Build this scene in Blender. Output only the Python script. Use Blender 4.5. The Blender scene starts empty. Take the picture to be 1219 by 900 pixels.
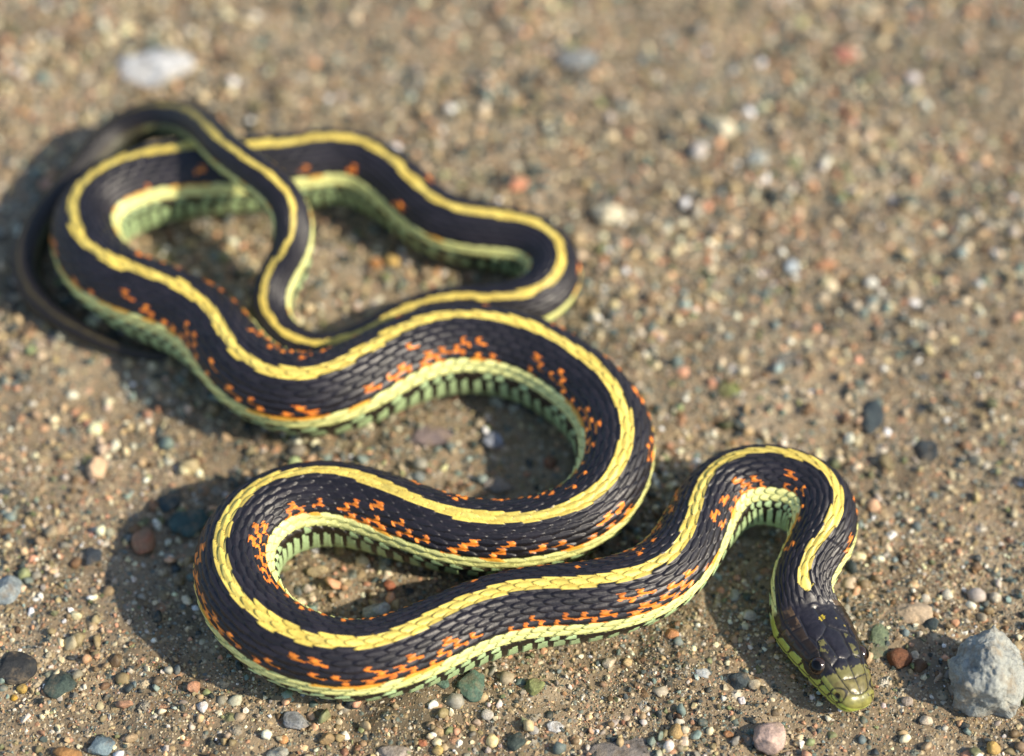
import bpy, math, random
import numpy as np
from mathutils import Vector, noise as mnoise

R_ = math.radians
MM = 0.001
rng = np.random.default_rng(7)
random.seed(7)
sc = bpy.context.scene
col = sc.collection

# ------------------------------------------------------------------ camera
PITCH, HFOV, D0 = R_(52.0), R_(24.0), 474.0          # distance in mm
fwd = np.array([0.0, math.cos(PITCH), -math.sin(PITCH)])
upv = np.array([0.0, math.sin(PITCH), math.cos(PITCH)])
rgt = np.array([1.0, 0.0, 0.0])
CAM = -fwd * D0
cam = bpy.data.cameras.new("camera")
cam.sensor_width = 36.0
cam.lens = 18.0 / math.tan(HFOV / 2)
cam.clip_start, cam.clip_end = 0.005, 200.0
cam.dof.use_dof = True
cam.dof.focus_distance = 0.4285
cam.dof.aperture_fstop = 5.9
camo = bpy.data.objects.new("camera", cam)
camo.location = Vector(CAM * MM)
camo.rotation_euler = (math.pi / 2 - PITCH, 0, 0)
col.objects.link(camo)
sc.camera = camo

# ------------------------------------------------------------------ light
SUN_EL, SUN_AZ = R_(38.0), R_(-22.0)                  # azimuth from +x, towards the viewer
sdir = Vector((math.cos(SUN_EL) * math.cos(SUN_AZ), math.cos(SUN_EL) * math.sin(SUN_AZ), math.sin(SUN_EL)))
W = bpy.data.worlds.new("World")
sc.world = W
W.use_nodes = True
nt = W.node_tree
sky = nt.nodes.new("ShaderNodeTexSky")
sky.sky_type = 'NISHITA'
sky.sun_disc = False
sky.sun_elevation = SUN_EL
sky.sun_rotation = math.atan2(sdir.x, sdir.y)
bg = nt.nodes["Background"]
bg.inputs[1].default_value = 0.15
nt.links.new(sky.outputs[0], bg.inputs[0])
sl = bpy.data.lights.new("sun", 'SUN')
sl.energy = 5.0
sl.angle = R_(1.0)
sl.color = (1.0, 0.885, 0.70)
so = bpy.data.objects.new("sun", sl)
so.rotation_euler = sdir.to_track_quat('Z', 'Y').to_euler()
col.objects.link(so)
sc.view_settings.view_transform = 'Standard'
sc.view_settings.look = 'None'
sc.view_settings.exposure = 0.37
sc.view_settings.gamma = 1.0
sc.cycles.use_denoising = True
sc.cycles.max_bounces = 6


def at(px, py, z=0.0):
    """point at height z (mm) seen at a pixel of the photograph"""
    f = 609.5 / math.tan(HFOV / 2)
    px = np.asarray(px, float); py = np.asarray(py, float); z = np.asarray(z, float)
    d = fwd[None] + ((px - 609.5) / f)[..., None] * rgt + ((450.0 - py) / f)[..., None] * upv
    t = (z - CAM[2]) / d[..., 2]
    return CAM + d * t[..., None]


def scale_at(px, py):
    f = 609.5 / math.tan(HFOV / 2)
    p = at(np.array([px]), np.array([py]))[0]
    return f / float(np.dot(p - CAM, fwd))              # pixels per mm


# ------------------------------------------------------------------ numpy helpers
def hash2(ix, iy, seed):
    n = (ix.astype(np.int64) * 374761393 + iy.astype(np.int64) * 668265263 + seed * 2147483647) & 0xFFFFFFFF
    n = ((n ^ (n >> 13)) * 1274126177) & 0xFFFFFFFF
    n = (n ^ (n >> 16)) & 0xFFFFFF
    return n / float(0xFFFFFF)


def vnoise(x, y, cell, seed=0):
    x = x / cell; y = y / cell
    ix = np.floor(x); iy = np.floor(y)
    fx = x - ix; fy = y - iy
    fx = fx * fx * (3 - 2 * fx); fy = fy * fy * (3 - 2 * fy)
    a = hash2(ix, iy, seed); b = hash2(ix + 1, iy, seed)
    c = hash2(ix, iy + 1, seed); d = hash2(ix + 1, iy + 1, seed)
    return (a * (1 - fx) + b * fx) * (1 - fy) + (c * (1 - fx) + d * fx) * fy - 0.5


def ground_h(x, y):
    """ground height in mm"""
    return (1.6 * vnoise(x, y, 42, 1) + 0.9 * vnoise(x, y, 15, 2) + 1.0 * vnoise(x, y, 5.5, 3)
            + 0.85 * vnoise(x, y, 2.6, 4) + 0.4 * vnoise(x, y, 1.2, 5)) - 0.25


def np_mesh(name, co, faces, colour=None, smooth=True):
    me = bpy.data.meshes.new(name)
    k = faces.shape[1]
    me.vertices.add(len(co))
    me.vertices.foreach_set("co", np.ascontiguousarray(co, np.float32).ravel())
    me.loops.add(faces.size)
    me.loops.foreach_set("vertex_index", np.ascontiguousarray(faces, np.int32).ravel())
    me.polygons.add(len(faces))
    me.polygons.foreach_set("loop_start", np.arange(0, faces.size, k, dtype=np.int32))
    me.polygons.foreach_set("use_smooth", np.full(len(faces), smooth))
    me.update(calc_edges=True)
    if colour is not None:
        a = me.attributes.new("pigment", 'FLOAT_COLOR', 'POINT')
        c4 = np.ones((len(co), 4), np.float32); c4[:, :colour.shape[1]] = colour
        a.data.foreach_set("color", c4.ravel())
    return me


def link(name, me, mat=None, parent=None, **props):
    o = bpy.data.objects.new(name, me)
    if mat is not None:
        me.materials.clear(); me.materials.append(mat)
    col.objects.link(o)
    o.parent = parent
    for k, v in props.items():
        o[k] = v
    return o


# ------------------------------------------------------------------ materials
def new_mat(name):
    m = bpy.data.materials.new(name)
    m.use_nodes = True
    t = m.node_tree
    return m, t, t.nodes["Principled BSDF"]


def N(t, kind, **kw):
    n = t.nodes.new(kind)
    for k, v in kw.items():
        if k.startswith("i_"):
            n.inputs[k[2:].replace("_", " ")].default_value = v
        else:
            setattr(n, k, v)
    return n


def ramp(t, stops, interp='LINEAR'):
    n = t.nodes.new("ShaderNodeValToRGB")
    n.color_ramp.interpolation = interp
    e = n.color_ramp.elements
    while len(e) < len(stops):
        e.new(0.5)
    for el, (p, c) in zip(e, stops):
        el.position = p
        el.color = (*c, 1) if len(c) == 3 else c
    return n


PALETTE = [((0.33, 0.25, 0.138), .23), ((0.56, 0.465, 0.305), .20), ((0.31, 0.285, 0.225), .13), ((0.14, 0.18, 0.16), .11),
           ((0.038, 0.050, 0.048), .13), ((0.52, 0.285, 0.165), .08), ((0.66, 0.61, 0.50), .05), ((0.15, 0.09, 0.045), .06),
           ((0.17, 0.19, 0.09), .04)]


def mat_ground():
    m, t, b = new_mat("gravelly_earth")
    tc = N(t, "ShaderNodeTexCoord")
    L = t.links.new
    n1 = N(t, "ShaderNodeTexNoise", i_Scale=28.0, i_Detail=6.0, i_Roughness=0.65)
    L(tc.outputs["Object"], n1.inputs["Vector"])
    base = ramp(t, [(0.32, (0.10, 0.082, 0.055)), (0.5, (0.235, 0.180, 0.115)), (0.7, (0.41, 0.325, 0.215))])
    L(n1.outputs["Fac"], base.inputs[0])
    stops, acc = [], 0.0
    for c, w in PALETTE:
        stops.append((acc, c)); acc += w
    prev = base.outputs[0]
    hs = []
    for sc_, amt, thr in ((2100.0, 0.75, 0.45), (950.0, 0.85, 0.6), (420.0, 0.8, 0.82)):
        v = N(t, "ShaderNodeTexVoronoi", i_Scale=sc_)
        L(tc.outputs["Object"], v.inputs["Vector"])
        sep = N(t, "ShaderNodeSeparateColor")
        L(v.outputs["Color"], sep.inputs[0])
        r = ramp(t, stops, 'CONSTANT')
        L(sep.outputs[0], r.inputs[0])
        gt = N(t, "ShaderNodeMath", operation='GREATER_THAN'); gt.inputs[1].default_value = thr
        L(sep.outputs[1], gt.inputs[0])
        edge = N(t, "ShaderNodeMapRange"); edge.inputs[1].default_value = 0.55; edge.inputs[2].default_value = 0.35
        L(v.outputs["Distance"], edge.inputs[0])
        mu = N(t, "ShaderNodeMath", operation='MULTIPLY'); L(gt.outputs[0], mu.inputs[0]); L(edge.outputs[0], mu.inputs[1])
        mu2 = N(t, "ShaderNodeMath", operation='MULTIPLY'); L(mu.outputs[0], mu2.inputs[0]); mu2.inputs[1].default_value = amt
        mx = N(t, "ShaderNodeMix", data_type='RGBA')
        L(mu2.outputs[0], mx.inputs[0]); L(prev, mx.inputs[6]); L(r.outputs[0], mx.inputs[7])
        prev = mx.outputs[2]
        dome = N(t, "ShaderNodeMapRange"); dome.interpolation_type = 'SMOOTHSTEP'
        dome.inputs[1].default_value = 0.6; dome.inputs[2].default_value = 0.0
        L(v.outputs["Distance"], dome.inputs[0])
        hm = N(t, "ShaderNodeMath", operation='MULTIPLY'); L(dome.outputs[0], hm.inputs[0]); L(gt.outputs[0], hm.inputs[1])
        hm2 = N(t, "ShaderNodeMath", operation='MULTIPLY'); L(hm.outputs[0], hm2.inputs[0]); hm2.inputs[1].default_value = 0.42 / sc_
        hs.append(hm2.outputs[0])
    n2 = N(t, "ShaderNodeTexNoise", i_Scale=1800.0, i_Detail=4.0, i_Roughness=0.7)
    L(tc.outputs["Object"], n2.inputs["Vector"])
    nm = N(t, "ShaderNodeMath", operation='MULTIPLY'); L(n2.outputs["Fac"], nm.inputs[0]); nm.inputs[1].default_value = 0.00035
    tot = nm.outputs[0]
    for h in hs:
        ad = N(t, "ShaderNodeMath", operation='ADD'); L(tot, ad.inputs[0]); L(h, ad.inputs[1]); tot = ad.outputs[0]
    bm = N(t, "ShaderNodeBump", i_Strength=1.0, i_Distance=1.0)
    L(tot, bm.inputs["Height"])
    L(bm.outputs[0], b.inputs["Normal"])
    L(prev, b.inputs["Base Color"])
    b.inputs["Roughness"].default_value = 0.9
    b.inputs["Specular IOR Level"].default_value = 0.25
    return m


def mat_grain():
    m, t, b = new_mat("gravel_mineral")
    L = t.links.new
    at_ = N(t, "ShaderNodeAttribute", attribute_name="pigment")
    tc = N(t, "ShaderNodeTexCoord")
    n = N(t, "ShaderNodeTexNoise", i_Scale=1500.0, i_Detail=4.0, i_Roughness=0.7)
    L(tc.outputs["Object"], n.inputs["Vector"])
    r = ramp(t, [(0.3, (0.72, 0.70, 0.68)), (0.7, (1.18, 1.18, 1.18))])
    L(n.outputs["Fac"], r.inputs[0])
    mx = N(t, "ShaderNodeMix", data_type='RGBA', blend_type='MULTIPLY'); mx.inputs[0].default_value = 1
    L(at_.outputs["Color"], mx.inputs[6]); L(r.outputs[0], mx.inputs[7])
    n3 = N(t, "ShaderNodeTexNoise", i_Scale=420.0, i_Detail=5.0, i_Roughness=0.75)
    L(tc.outputs["Object"], n3.inputs["Vector"])
    d = N(t, "ShaderNodeMapRange"); d.inputs[1].default_value = 0.52; d.inputs[2].default_value = 0.66; d.inputs[4].default_value = 0.55
    L(n3.outputs["Fac"], d.inputs[0])
    m3 = N(t, "ShaderNodeMix", data_type='RGBA')
    L(d.outputs[0], m3.inputs[0]); L(mx.outputs[2], m3.inputs[6]); m3.inputs[7].default_value = (0.25, 0.195, 0.12, 1)
    L(m3.outputs[2], b.inputs["Base Color"])
    bm = N(t, "ShaderNodeBump", i_Strength=0.6, i_Distance=0.00012)
    L(n.outputs["Fac"], bm.inputs["Height"]); L(bm.outputs[0], b.inputs["Normal"])
    b.inputs["Roughness"].default_value = 0.62
    b.inputs["Specular IOR Level"].default_value = 0.4
    return m


def mat_stone():
    """pebble: colour per object, crystalline speckle, dust and veins"""
    m, t, b = new_mat("pebble_stone")
    L = t.links.new
    oi = N(t, "ShaderNodeObjectInfo")
    tc = N(t, "ShaderNodeTexCoord")
    add = N(t, "ShaderNodeVectorMath", operation='ADD')
    rv = N(t, "ShaderNodeCombineXYZ"); L(oi.outputs["Random"], rv.inputs[0]); L(oi.outputs["Random"], rv.inputs[1])
    L(tc.outputs["Object"], add.inputs[0]); L(rv.outputs[0], add.inputs[1])
    n1 = N(t, "ShaderNodeTexNoise", i_Scale=330.0, i_Detail=7.0, i_Roughness=0.68)
    n2 = N(t, "ShaderNodeTexNoise", i_Scale=1900.0, i_Detail=4.0, i_Roughness=0.75)
    v = N(t, "ShaderNodeTexVoronoi", i_Scale=900.0)
    for n in (n1, n2, v):
        L(add.outputs[0], n.inputs["Vector"])
    r1 = ramp(t, [(0.30, (0.42, 0.40, 0.37)), (0.48, (0.92, 0.93, 0.95)), (0.70, (1.38, 1.34, 1.26))])
    L(n1.outputs["Fac"], r1.inputs[0])
    r2 = ramp(t, [(0.3, (0.62, 0.62, 0.64)), (0.55, (1.0, 1.0, 1.0)), (0.75, (1.25, 1.25, 1.22))])
    L(n2.outputs["Fac"], r2.inputs[0])
    m1 = N(t, "ShaderNodeMix", data_type='RGBA', blend_type='MULTIPLY'); m1.inputs[0].default_value = 1
    L(oi.outputs["Color"], m1.inputs[6]); L(r1.outputs[0], m1.inputs[7])
    m2 = N(t, "ShaderNodeMix", data_type='RGBA', blend_type='MULTIPLY'); m2.inputs[0].default_value = 1
    L(m1.outputs[2], m2.inputs[6]); L(r2.outputs[0], m2.inputs[7])
    # fine earth clinging in patches
    n3 = N(t, "ShaderNodeTexNoise", i_Scale=240.0, i_Detail=5.0, i_Roughness=0.7)
    L(add.outputs[0], n3.inputs["Vector"])
    d = N(t, "ShaderNodeMapRange"); d.inputs[1].default_value = 0.5; d.inputs[2].default_value = 0.68
    d.inputs[4].default_value = 0.65
    L(n3.outputs["Fac"], d.inputs[0])
    m3 = N(t, "ShaderNodeMix", data_type='RGBA')
    L(d.outputs[0], m3.inputs[0]); L(m2.outputs[2], m3.inputs[6]); m3.inputs[7].default_value = (0.27, 0.2, 0.12, 1)
    L(m3.outputs[2], b.inputs["Base Color"])
    ha = N(t, "ShaderNodeMath", operation='ADD'); L(n1.outputs["Fac"], ha.inputs[0])
    hb = N(t, "ShaderNodeMath", operation='MULTIPLY'); L(n2.outputs["Fac"], hb.inputs[0]); hb.inputs[1].default_value = 0.5
    L(hb.outputs[0], ha.inputs[1])
    bm = N(t, "ShaderNodeBump", i_Strength=0.8, i_Distance=0.0007)
    L(ha.outputs[0], bm.inputs["Height"]); L(bm.outputs[0], b.inputs["Normal"])
    b.inputs["Roughness"].default_value = 0.7
    b.inputs["Specular IOR Level"].default_value = 0.35
    return m


def mat_snake():
    m, t, b = new_mat("scaled_skin")
    L = t.links.new
    a = N(t, "ShaderNodeAttribute", attribute_name="pigment")
    tc = N(t, "ShaderNodeTexCoord")
    n = N(t, "ShaderNodeTexNoise", i_Scale=1400.0, i_Detail=3.0)
    L(tc.outputs["Object"], n.inputs["Vector"])
    r = ramp(t, [(0.3, (0.82, 0.80, 0.76)), (0.7, (1.12, 1.12, 1.12))])
    L(n.outputs["Fac"], r.inputs[0])
    mx = N(t, "ShaderNodeMix", data_type='RGBA', blend_type='MULTIPLY'); mx.inputs[0].default_value = 1
    L(a.outputs["Color"], mx.inputs[6]); L(r.outputs[0], mx.inputs[7])
    L(mx.outputs[2], b.inputs["Base Color"])
    rr = N(t, "ShaderNodeMapRange"); rr.inputs[3].default_value = 0.36; rr.inputs[4].default_value = 0.52
    L(n.outputs["Fac"], rr.inputs[0])
    rg = N(t, "ShaderNodeMath", operation='MULTIPLY'); L(rr.outputs[0], rg.inputs[0]); L(a.outputs["Alpha"], rg.inputs[1])
    L(rg.outputs[0], b.inputs["Roughness"])
    bm = N(t, "ShaderNodeBump", i_Strength=0.7, i_Distance=0.00007)
    L(n.outputs["Fac"], bm.inputs["Height"]); L(bm.outputs[0], b.inputs["Normal"])
    b.inputs["Specular IOR Level"].default_value = 0.5
    return m


def mat_plain(name, c, rough, spec=0.5):
    m, t, b = new_mat(name)
    tc = N(t, "ShaderNodeTexCoord")
    n = N(t, "ShaderNodeTexNoise", i_Scale=2500.0)
    t.links.new(tc.outputs["Object"], n.inputs["Vector"])
    r = ramp(t, [(0.3, tuple(x * 0.7 for x in c)), (0.7, tuple(min(1, x * 1.3) for x in c))])
    t.links.new(n.outputs["Fac"], r.inputs[0]); t.links.new(r.outputs[0], b.inputs["Base Color"])
    b.inputs["Roughness"].default_value = rough
    b.inputs["Specular IOR Level"].default_value = spec
    return m


M_ground, M_grain, M_stone, M_snake = mat_ground(), mat_grain(), mat_stone(), mat_snake()

# ------------------------------------------------------------------ ground sheet
def axis(lo, hi, step, far):
    mid = np.arange(lo, hi + step, step)
    g = [step]
    while sum(g) < far:
        g.append(g[-1] * 1.35)
    c = np.cumsum(g)
    return np.concatenate([lo - c[::-1], mid, mid[-1] + c])


gx = axis(-160, 160, 0.95, 20000.0)
gy = axis(-108, 180, 0.95, 20000.0)
X, Y = np.meshgrid(gx, gy)
Z = ground_h(X, Y)
co = np.stack([X, Y, Z], -1).reshape(-1, 3) * MM
nx, ny = len(gx), len(gy)
i0 = (np.arange(ny - 1)[:, None] * nx + np.arange(nx - 1)[None]).ravel()
link("ground", np_mesh("ground", co, np.stack([i0, i0 + 1, i0 + nx + 1, i0 + nx], 1)), M_ground, kind="structure")

# ------------------------------------------------------------------ snake
# (photo pixel of the back stripe), radius mm, extra height mm, extra roll deg (+ = stripe leans to the snake's left... see below)
TR = [  # x, y, lift, roll
    (966, 711, 1.0, 0), (956, 690, 1.0, 0), (957, 668, 1.2, 0), (969, 647, 1.6, 0), (985, 630, 1.8, 0), (998, 610, 1.8, 0),
    (1003, 590, 1.6, 0), (997, 571, 1.5, 0), (983, 556, 1.5, 0), (960, 544, 1.5, 0), (930, 537, 1.4, 0), (903, 535, 1.2, 0),
    (880, 538, 1.0, 0), (862, 546, .6, 0), (847, 560, .3, 0), (838, 577, 0, 0), (832, 597, 0, 0), (828, 615, 0, 0),
    (821, 633, 0, 0), (808, 652, 0, 0), (787, 669, 0, 0), (760, 680, 0, 0), (728, 687, 0, 0), (690, 691, 0, 0),
    (650, 692, 0, 0), (610, 697, 0, 0), (575, 707, 0, 0), (545, 720, 0, 0), (515, 736, 0, 0), (480, 752, 0, 0),
    (447, 763, 0, 0), (415, 767, 0, 0), (385, 764, 0, 0), (355, 756, 0, 0), (325, 743, 0, 0), (300, 725, 0, 0),
    (280, 704, 0, 0), (267, 682, 0, 0), (261, 660, 0, 0), (262, 637, 0, 0), (270, 615, 0, 0), (285, 595, 0, 0),
    (305, 579, 0, 0), (330, 567, 0, 0), (358, 561, 0, 0), (386, 560, 0, 0), (415, 565, 0, 0), (447, 576, 0, 0),
    (480, 590, 0, 0), (515, 604, 0, 0), (552, 614, 0, 0), (590, 618, 0, 0), (622, 617, 0, 0), (655, 611, 0, 0),
    (685, 602, 0, 0), (710, 588, 0, 0), (727, 571, 0, 0), (739, 550, 0, 0), (746, 525, 0, 0), (746, 500, 0, 0),
    (740, 476, 0, 0), (725, 452, 0, 0), (702, 430, 0, 0), (675, 410, 0, 0), (645, 393, 0, 0), (610, 380, 0, 0),
    (575, 374, 0, 0), (545, 373, 0, 0), (515, 378, 0, 0), (487, 388, 0, 0), (460, 402, 0, 0), (435, 419, 0, 0),
    (410, 433, 0, 0), (385, 443, 0, 0), (355, 447, 0, 0), (325, 442, 0, 0), (300, 430, 0, 0), (283, 414, 0, 0),
    (269, 394, 0, 0), (254, 370, 0, 0), (234, 350, 0, 0), (208, 337, 0, 0), (180, 328, 0, 0), (150, 319, 0, 0),
    (121, 307, 0, 0), (99, 289, 0, 0), (86, 267, 0, 0), (84, 245, 0, 0), (92, 225, 0, 0), (110, 208, 0, 0),
    (135, 194, 0, 0), (165, 184, 0, 0), (200, 177, 0, 0), (240, 174, 0, 0), (285, 173, 0, 0), (320, 171, 0, 0),
    (350, 167, 0, 0), (385, 162, 0, 0), (415, 163, 0, 0), (440, 172, 0, 0), (465, 190, 0, 0), (487, 212, 0, 0),
    (507, 232, 0, 0), (530, 244, 0, 0), (563, 251, 0, 0), (600, 254, 0, 0), (630, 259, 0, 0), (655, 271, 0, 0),
    (670, 290, 0, 0), (673, 308, 0, 0), (664, 326, 0, 0), (643, 341, 0, 0), (613, 349, 0, 0), (580, 351, 0, 0),
    (545, 351, 0, 0), (515, 355, 0, 0), (491, 363, 0, 0), (470, 374, 0, 0), (450, 386, 0, 0), (428, 398, 0, 0),
    (405, 407, 0, 0), (381, 411, 0, 0), (358, 407, 0, 0), (340, 399, .5, 0), (324, 386, 1, 0), (315, 367, 2, 0),
    (315, 345, 3, 0), (324, 322, 5, 0), (338, 302, 7, 0), (348, 280, 10, 0), (349, 258, 12.5, 0), (343, 238, 14.5, -14),
    (330, 219, 15.8, -14), (306, 199, 16.4, -14), (281, 182, 16.4, -14), (260, 165, 15.4, -14), (245, 148, 13.5, -14), (229, 133, 11, -14),
    (209, 124, 9, 0), (185, 121, 7.5, 10), (160, 127, 6.5, 15), (135, 139, 5.5, 20), (114, 158, 5, 22), (94, 184, 4.5, 20),
    (70, 214, 4, 20), (44, 246, 3, 20), (27, 279, 2, 20), (21, 308, 1, 20), (29, 338, .5, 20), (52, 364, 0, 20),
    (84, 386, 0, 20), (122, 405, 0, 20), (165, 420, 0, 20), (205, 424, 0, 20)]
HEAD = [(1026, 843, 0.5), (1018, 822, 0.5), (1008, 802, 0.5), (996, 776, 0.6), (984, 749, 0.8), (975, 730, 0.9)]
# radius along the trace, keyed by trace pixels
RK = {(966, 711): 5.4, (957, 668): 5.5, (1003, 590): 6.3, (903, 535): 6.3, (828, 615): 6.5, (728, 687): 6.7, (575, 707): 6.7,
      (415, 767): 6.8, (267, 682): 7.4, (305, 579): 6.9, (447, 576): 6.7, (590, 618): 6.4, (710, 588): 6.6, (746, 500): 7.3,
      (675, 410): 7.2, (575, 374): 7.5, (435, 419): 7.5, (355, 447): 7.5, (269, 394): 7.3, (150, 319): 7.1, (84, 245): 6.9,
      (200, 177): 6.9, (385, 162): 6.6, (487, 212): 6.1, (600, 254): 5.7, (673, 308): 5.4, (580, 351): 4.8, (450, 386): 4.4,
      (358, 407): 4.2, (315, 345): 4.0, (349, 258): 3.8, (281, 182): 3.7, (209, 124): 3.5, (135, 139): 3.3, (70, 214): 3.0,
      (27, 279): 2.7, (52, 364): 2.1, (122, 405): 1.3, (205, 424): 0.25}


def catmull(P, n=12):
    P = np.asarray(P, float)
    Q = np.vstack([2 * P[0] - P[1], P, 2 * P[-1] - P[-2]])
    out = []
    for i in range(1, len(Q) - 2):
        p0, p1, p2, p3 = Q[i - 1], Q[i], Q[i + 1], Q[i + 2]
        for t in np.linspace(0, 1, n, endpoint=False):
            out.append(0.5 * ((2 * p1) + (-p0 + p2) * t + (2 * p0 - 5 * p1 + 4 * p2 - p3) * t * t + (-p0 + 3 * p1 - 3 * p2 + p3) * t ** 3))
    out.append(Q[-2])
    return np.array(out)


def gsmooth(A, s, sig):
    """gaussian smoothing of samples A on uniform arc length (sig in samples)"""
    k = int(sig * 3) + 1
    w = np.exp(-0.5 * (np.arange(-k, k + 1) / sig) ** 2); w /= w.sum()
    pad = np.concatenate([2 * A[0] - A[1:k + 1][::-1], A, 2 * A[-1] - A[-k - 1:-1][::-1]])
    if A.ndim == 1:
        return np.convolve(pad, w, 'valid')
    return np.stack([np.convolve(pad[:, i], w, 'valid') for i in range(A.shape[1])], 1)


# head profile: distance from the snout (mm) -> half width, top, bottom
HL = np.array([0, .12, .35, .8, 1.6, 3.0, 5.0, 7.5, 10, 13, 16, 18.5, 21, 24, 28, 34.0])
HA = np.array([0, 1.1, 2.0, 2.8, 3.4, 3.95, 4.55, 5.15, 5.75, 6.45, 6.9, 6.95, 6.4, 5.55, 5.4, 5.4])
HT = np.array([0, .5, .9, 1.4, 1.95, 2.5, 3.05, 3.6, 3.95, 4.1, 4.2, 4.3, 4.5, 4.8, 5.2, 5.4])
HB = np.array([0, .6, 1.2, 1.8, 2.3, 2.8, 3.2, 3.5, 3.7, 3.8, 4.0, 4.2, 4.4, 4.7, 5.1, 5.4])


def build_snake():
    # trace -> dense pixel track
    allp = [(x, y, l, 0.0, 0.0) for x, y, l in HEAD] + [(x, y, l, r, 0.0) for x, y, l, r in TR]
    keys = [len(HEAD) + i for i, p in enumerate(TR) if (p[0], p[1]) in RK]
    rad = np.interp(np.arange(len(allp)), keys, [RK[(allp[k][0], allp[k][1])] for k in keys])
    P = np.array(allp); P[:, 4] = rad
    D = catmull(P, 14)
    # head half heights while unprojecting: estimate distance from the snout along the trace
    def solve(D, roll, Sv):
        b = D[:, 4]
        g = at(D[:, 0], D[:, 1], np.zeros(len(D)))
        sl_ = np.concatenate([[0], np.cumsum(np.linalg.norm(np.diff(g, axis=0), axis=1))])
        kk = np.clip((sl_ - 18) / 34.0, 0, 1); kk = kk * kk * (3 - 2 * kk)
        top = np.interp(sl_, HL, HT) * (1 - kk) + b * CREST * kk
        kk = np.clip((sl_ - 18) / 34.0, 0, 1); kk = kk * kk * (3 - 2 * kk)
        bot = np.maximum(np.interp(sl_, HL, HB), 4.0) * (1 - kk) + b * DEEP * kk     # the axis of the head runs level
        zc = D[:, 2] + bot * 0.965
        d = at(D[:, 0], D[:, 1], zc + top * np.cos(roll))
        c = d.copy(); c[:, 2] = zc
        if Sv is not None:
            c[:, :2] -= (Sv * (top * np.sin(roll))[:, None])[:, :2]
        return c
    C = solve(D, np.zeros(len(D)), None)
    roll = np.zeros(len(D)); Sv = None
    for it in range(3):
        T = np.gradient(C, axis=0); T /= np.linalg.norm(T, axis=1)[:, None] + 1e-9
        Sv = np.cross(T, np.array([0, 0, 1.0])); Sv /= np.linalg.norm(Sv, axis=1)[:, None]
        ds = np.linalg.norm(np.gradient(C, axis=0), axis=1)
        kap = np.einsum('ij,ij->i', np.gradient(T, axis=0), Sv) / np.maximum(ds, 1e-3)   # + : bends to Sv side
        kap = gsmooth(kap, None, 22)
        roll = np.clip(-4.4 * kap * np.clip(D[:, 4] / 6.5, 0, 1) ** 1.5, -0.5, 0.5) + np.radians(D[:, 3])
        hd = np.arange(len(D)) / (14.0 * len(HEAD))
        roll = np.where(hd < 1.6, roll * np.clip((hd - 0.8) / 0.8, 0, 1), roll)
        roll += np.radians(HEAD_ROLL) * np.clip((1.35 - hd) / 0.6, 0, 1)
        roll = gsmooth(roll, None, 14)
        C = solve(D, roll, Sv)
        # resample evenly, smooth
    s = np.concatenate([[0], np.cumsum(np.linalg.norm(np.diff(C, axis=0), axis=1))])
    return s, C, roll, D[:, 4], D[:, :2]


HEAD_ROLL = 16.0
DEEP, CREST = 1.42, 1.14          # the body is deeper than wide
s0, C0, roll0, rad0, pix0 = build_snake()
su = np.arange(0, s0[-1], 0.5)
Cu = np.stack([np.interp(su, s0, C0[:, k]) for k in range(3)], 1)
Cu = gsmooth(Cu, None, 4.5)
# keep the head axis straight
hm = su < 19
if hm.sum() > 4:
    a0, a1 = Cu[hm][0].copy(), Cu[np.argmax(~hm)].copy()
    w = np.clip((24 - su) / 5.0, 0, 1)[:, None]
    d_ = (a1 - a0) / 19.0
    line = a0 + d_ * su[:, None]
    Cu = np.where(su[:, None] < 24, line * w + Cu * (1 - w), Cu)
    Cu = gsmooth(Cu, None, 2.0)
su = np.concatenate([[0], np.cumsum(np.linalg.norm(np.diff(Cu, axis=0), axis=1))])
ru = gsmooth(np.interp(su, s0, roll0), None, 6)
Ru = gsmooth(np.interp(su, s0, rad0), None, 10)
LEN = su[-1]
Pu = np.stack([np.interp(su, s0 * LEN / s0[-1], pix0[:, k]) for k in range(2)], 1)
S_FAR = float(su[np.argmin(np.hypot(Pu[:, 0] - 99, Pu[:, 1] - 289))])
S_TAIL = float(su[np.argmin(np.hypot(Pu[:, 0] - 545, Pu[:, 1] - 351))])
S_DULL = float(su[np.argmin(np.hypot(Pu[:, 0] - 260, Pu[:, 1] - 165))])

# section stations: fine where the photo is sharp
st = [0.0]
for v in (0.03, .08, .16, .27, .4, .55, .7, .85):
    st.append(v)
while st[-1] < LEN - 0.3:
    s_ = st[-1]
    st.append(s_ + (0.15 if s_ < 26 else 0.2 if s_ < 330 else 0.27 if s_ < 420 else 0.46))
st = np.array(st)
ns = len(st)
Cs = np.stack([np.interp(st, su, Cu[:, k]) for k in range(3)], 1)
Tu = np.gradient(Cu, axis=0); Tu /= np.linalg.norm(Tu, axis=1)[:, None]
Tu = gsmooth(Tu, None, 3); Tu /= np.linalg.norm(Tu, axis=1)[:, None]
Ts = np.stack([np.interp(st, su, Tu[:, k]) for k in range(3)], 1); Ts /= np.linalg.norm(Ts, axis=1)[:, None]
rs = np.interp(st, su, ru)
Rs = np.interp(st, su, Ru)
Zv = np.array([0, 0, 1.0])
Ss = np.cross(Ts, Zv); Ss /= np.linalg.norm(Ss, axis=1)[:, None]
Ns = np.cross(Ss, Ts)
Nn = Ns * np.cos(rs)[:, None] + Ss * np.sin(rs)[:, None]
Sn = Ss * np.cos(rs)[:, None] - Ns * np.sin(rs)[:, None]
hw = np.clip((30 - st) / 8.0, 0, 1); hw = hw * hw * (3 - 2 * hw)     # 1 on the head, 0 on the body
hA = np.where(st < 34, np.interp(st, HL, HA), Rs); hT = np.where(st < 34, np.interp(st, HL, HT), Rs); hB = np.where(st < 34, np.interp(st, HL, HB), Rs)
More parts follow.
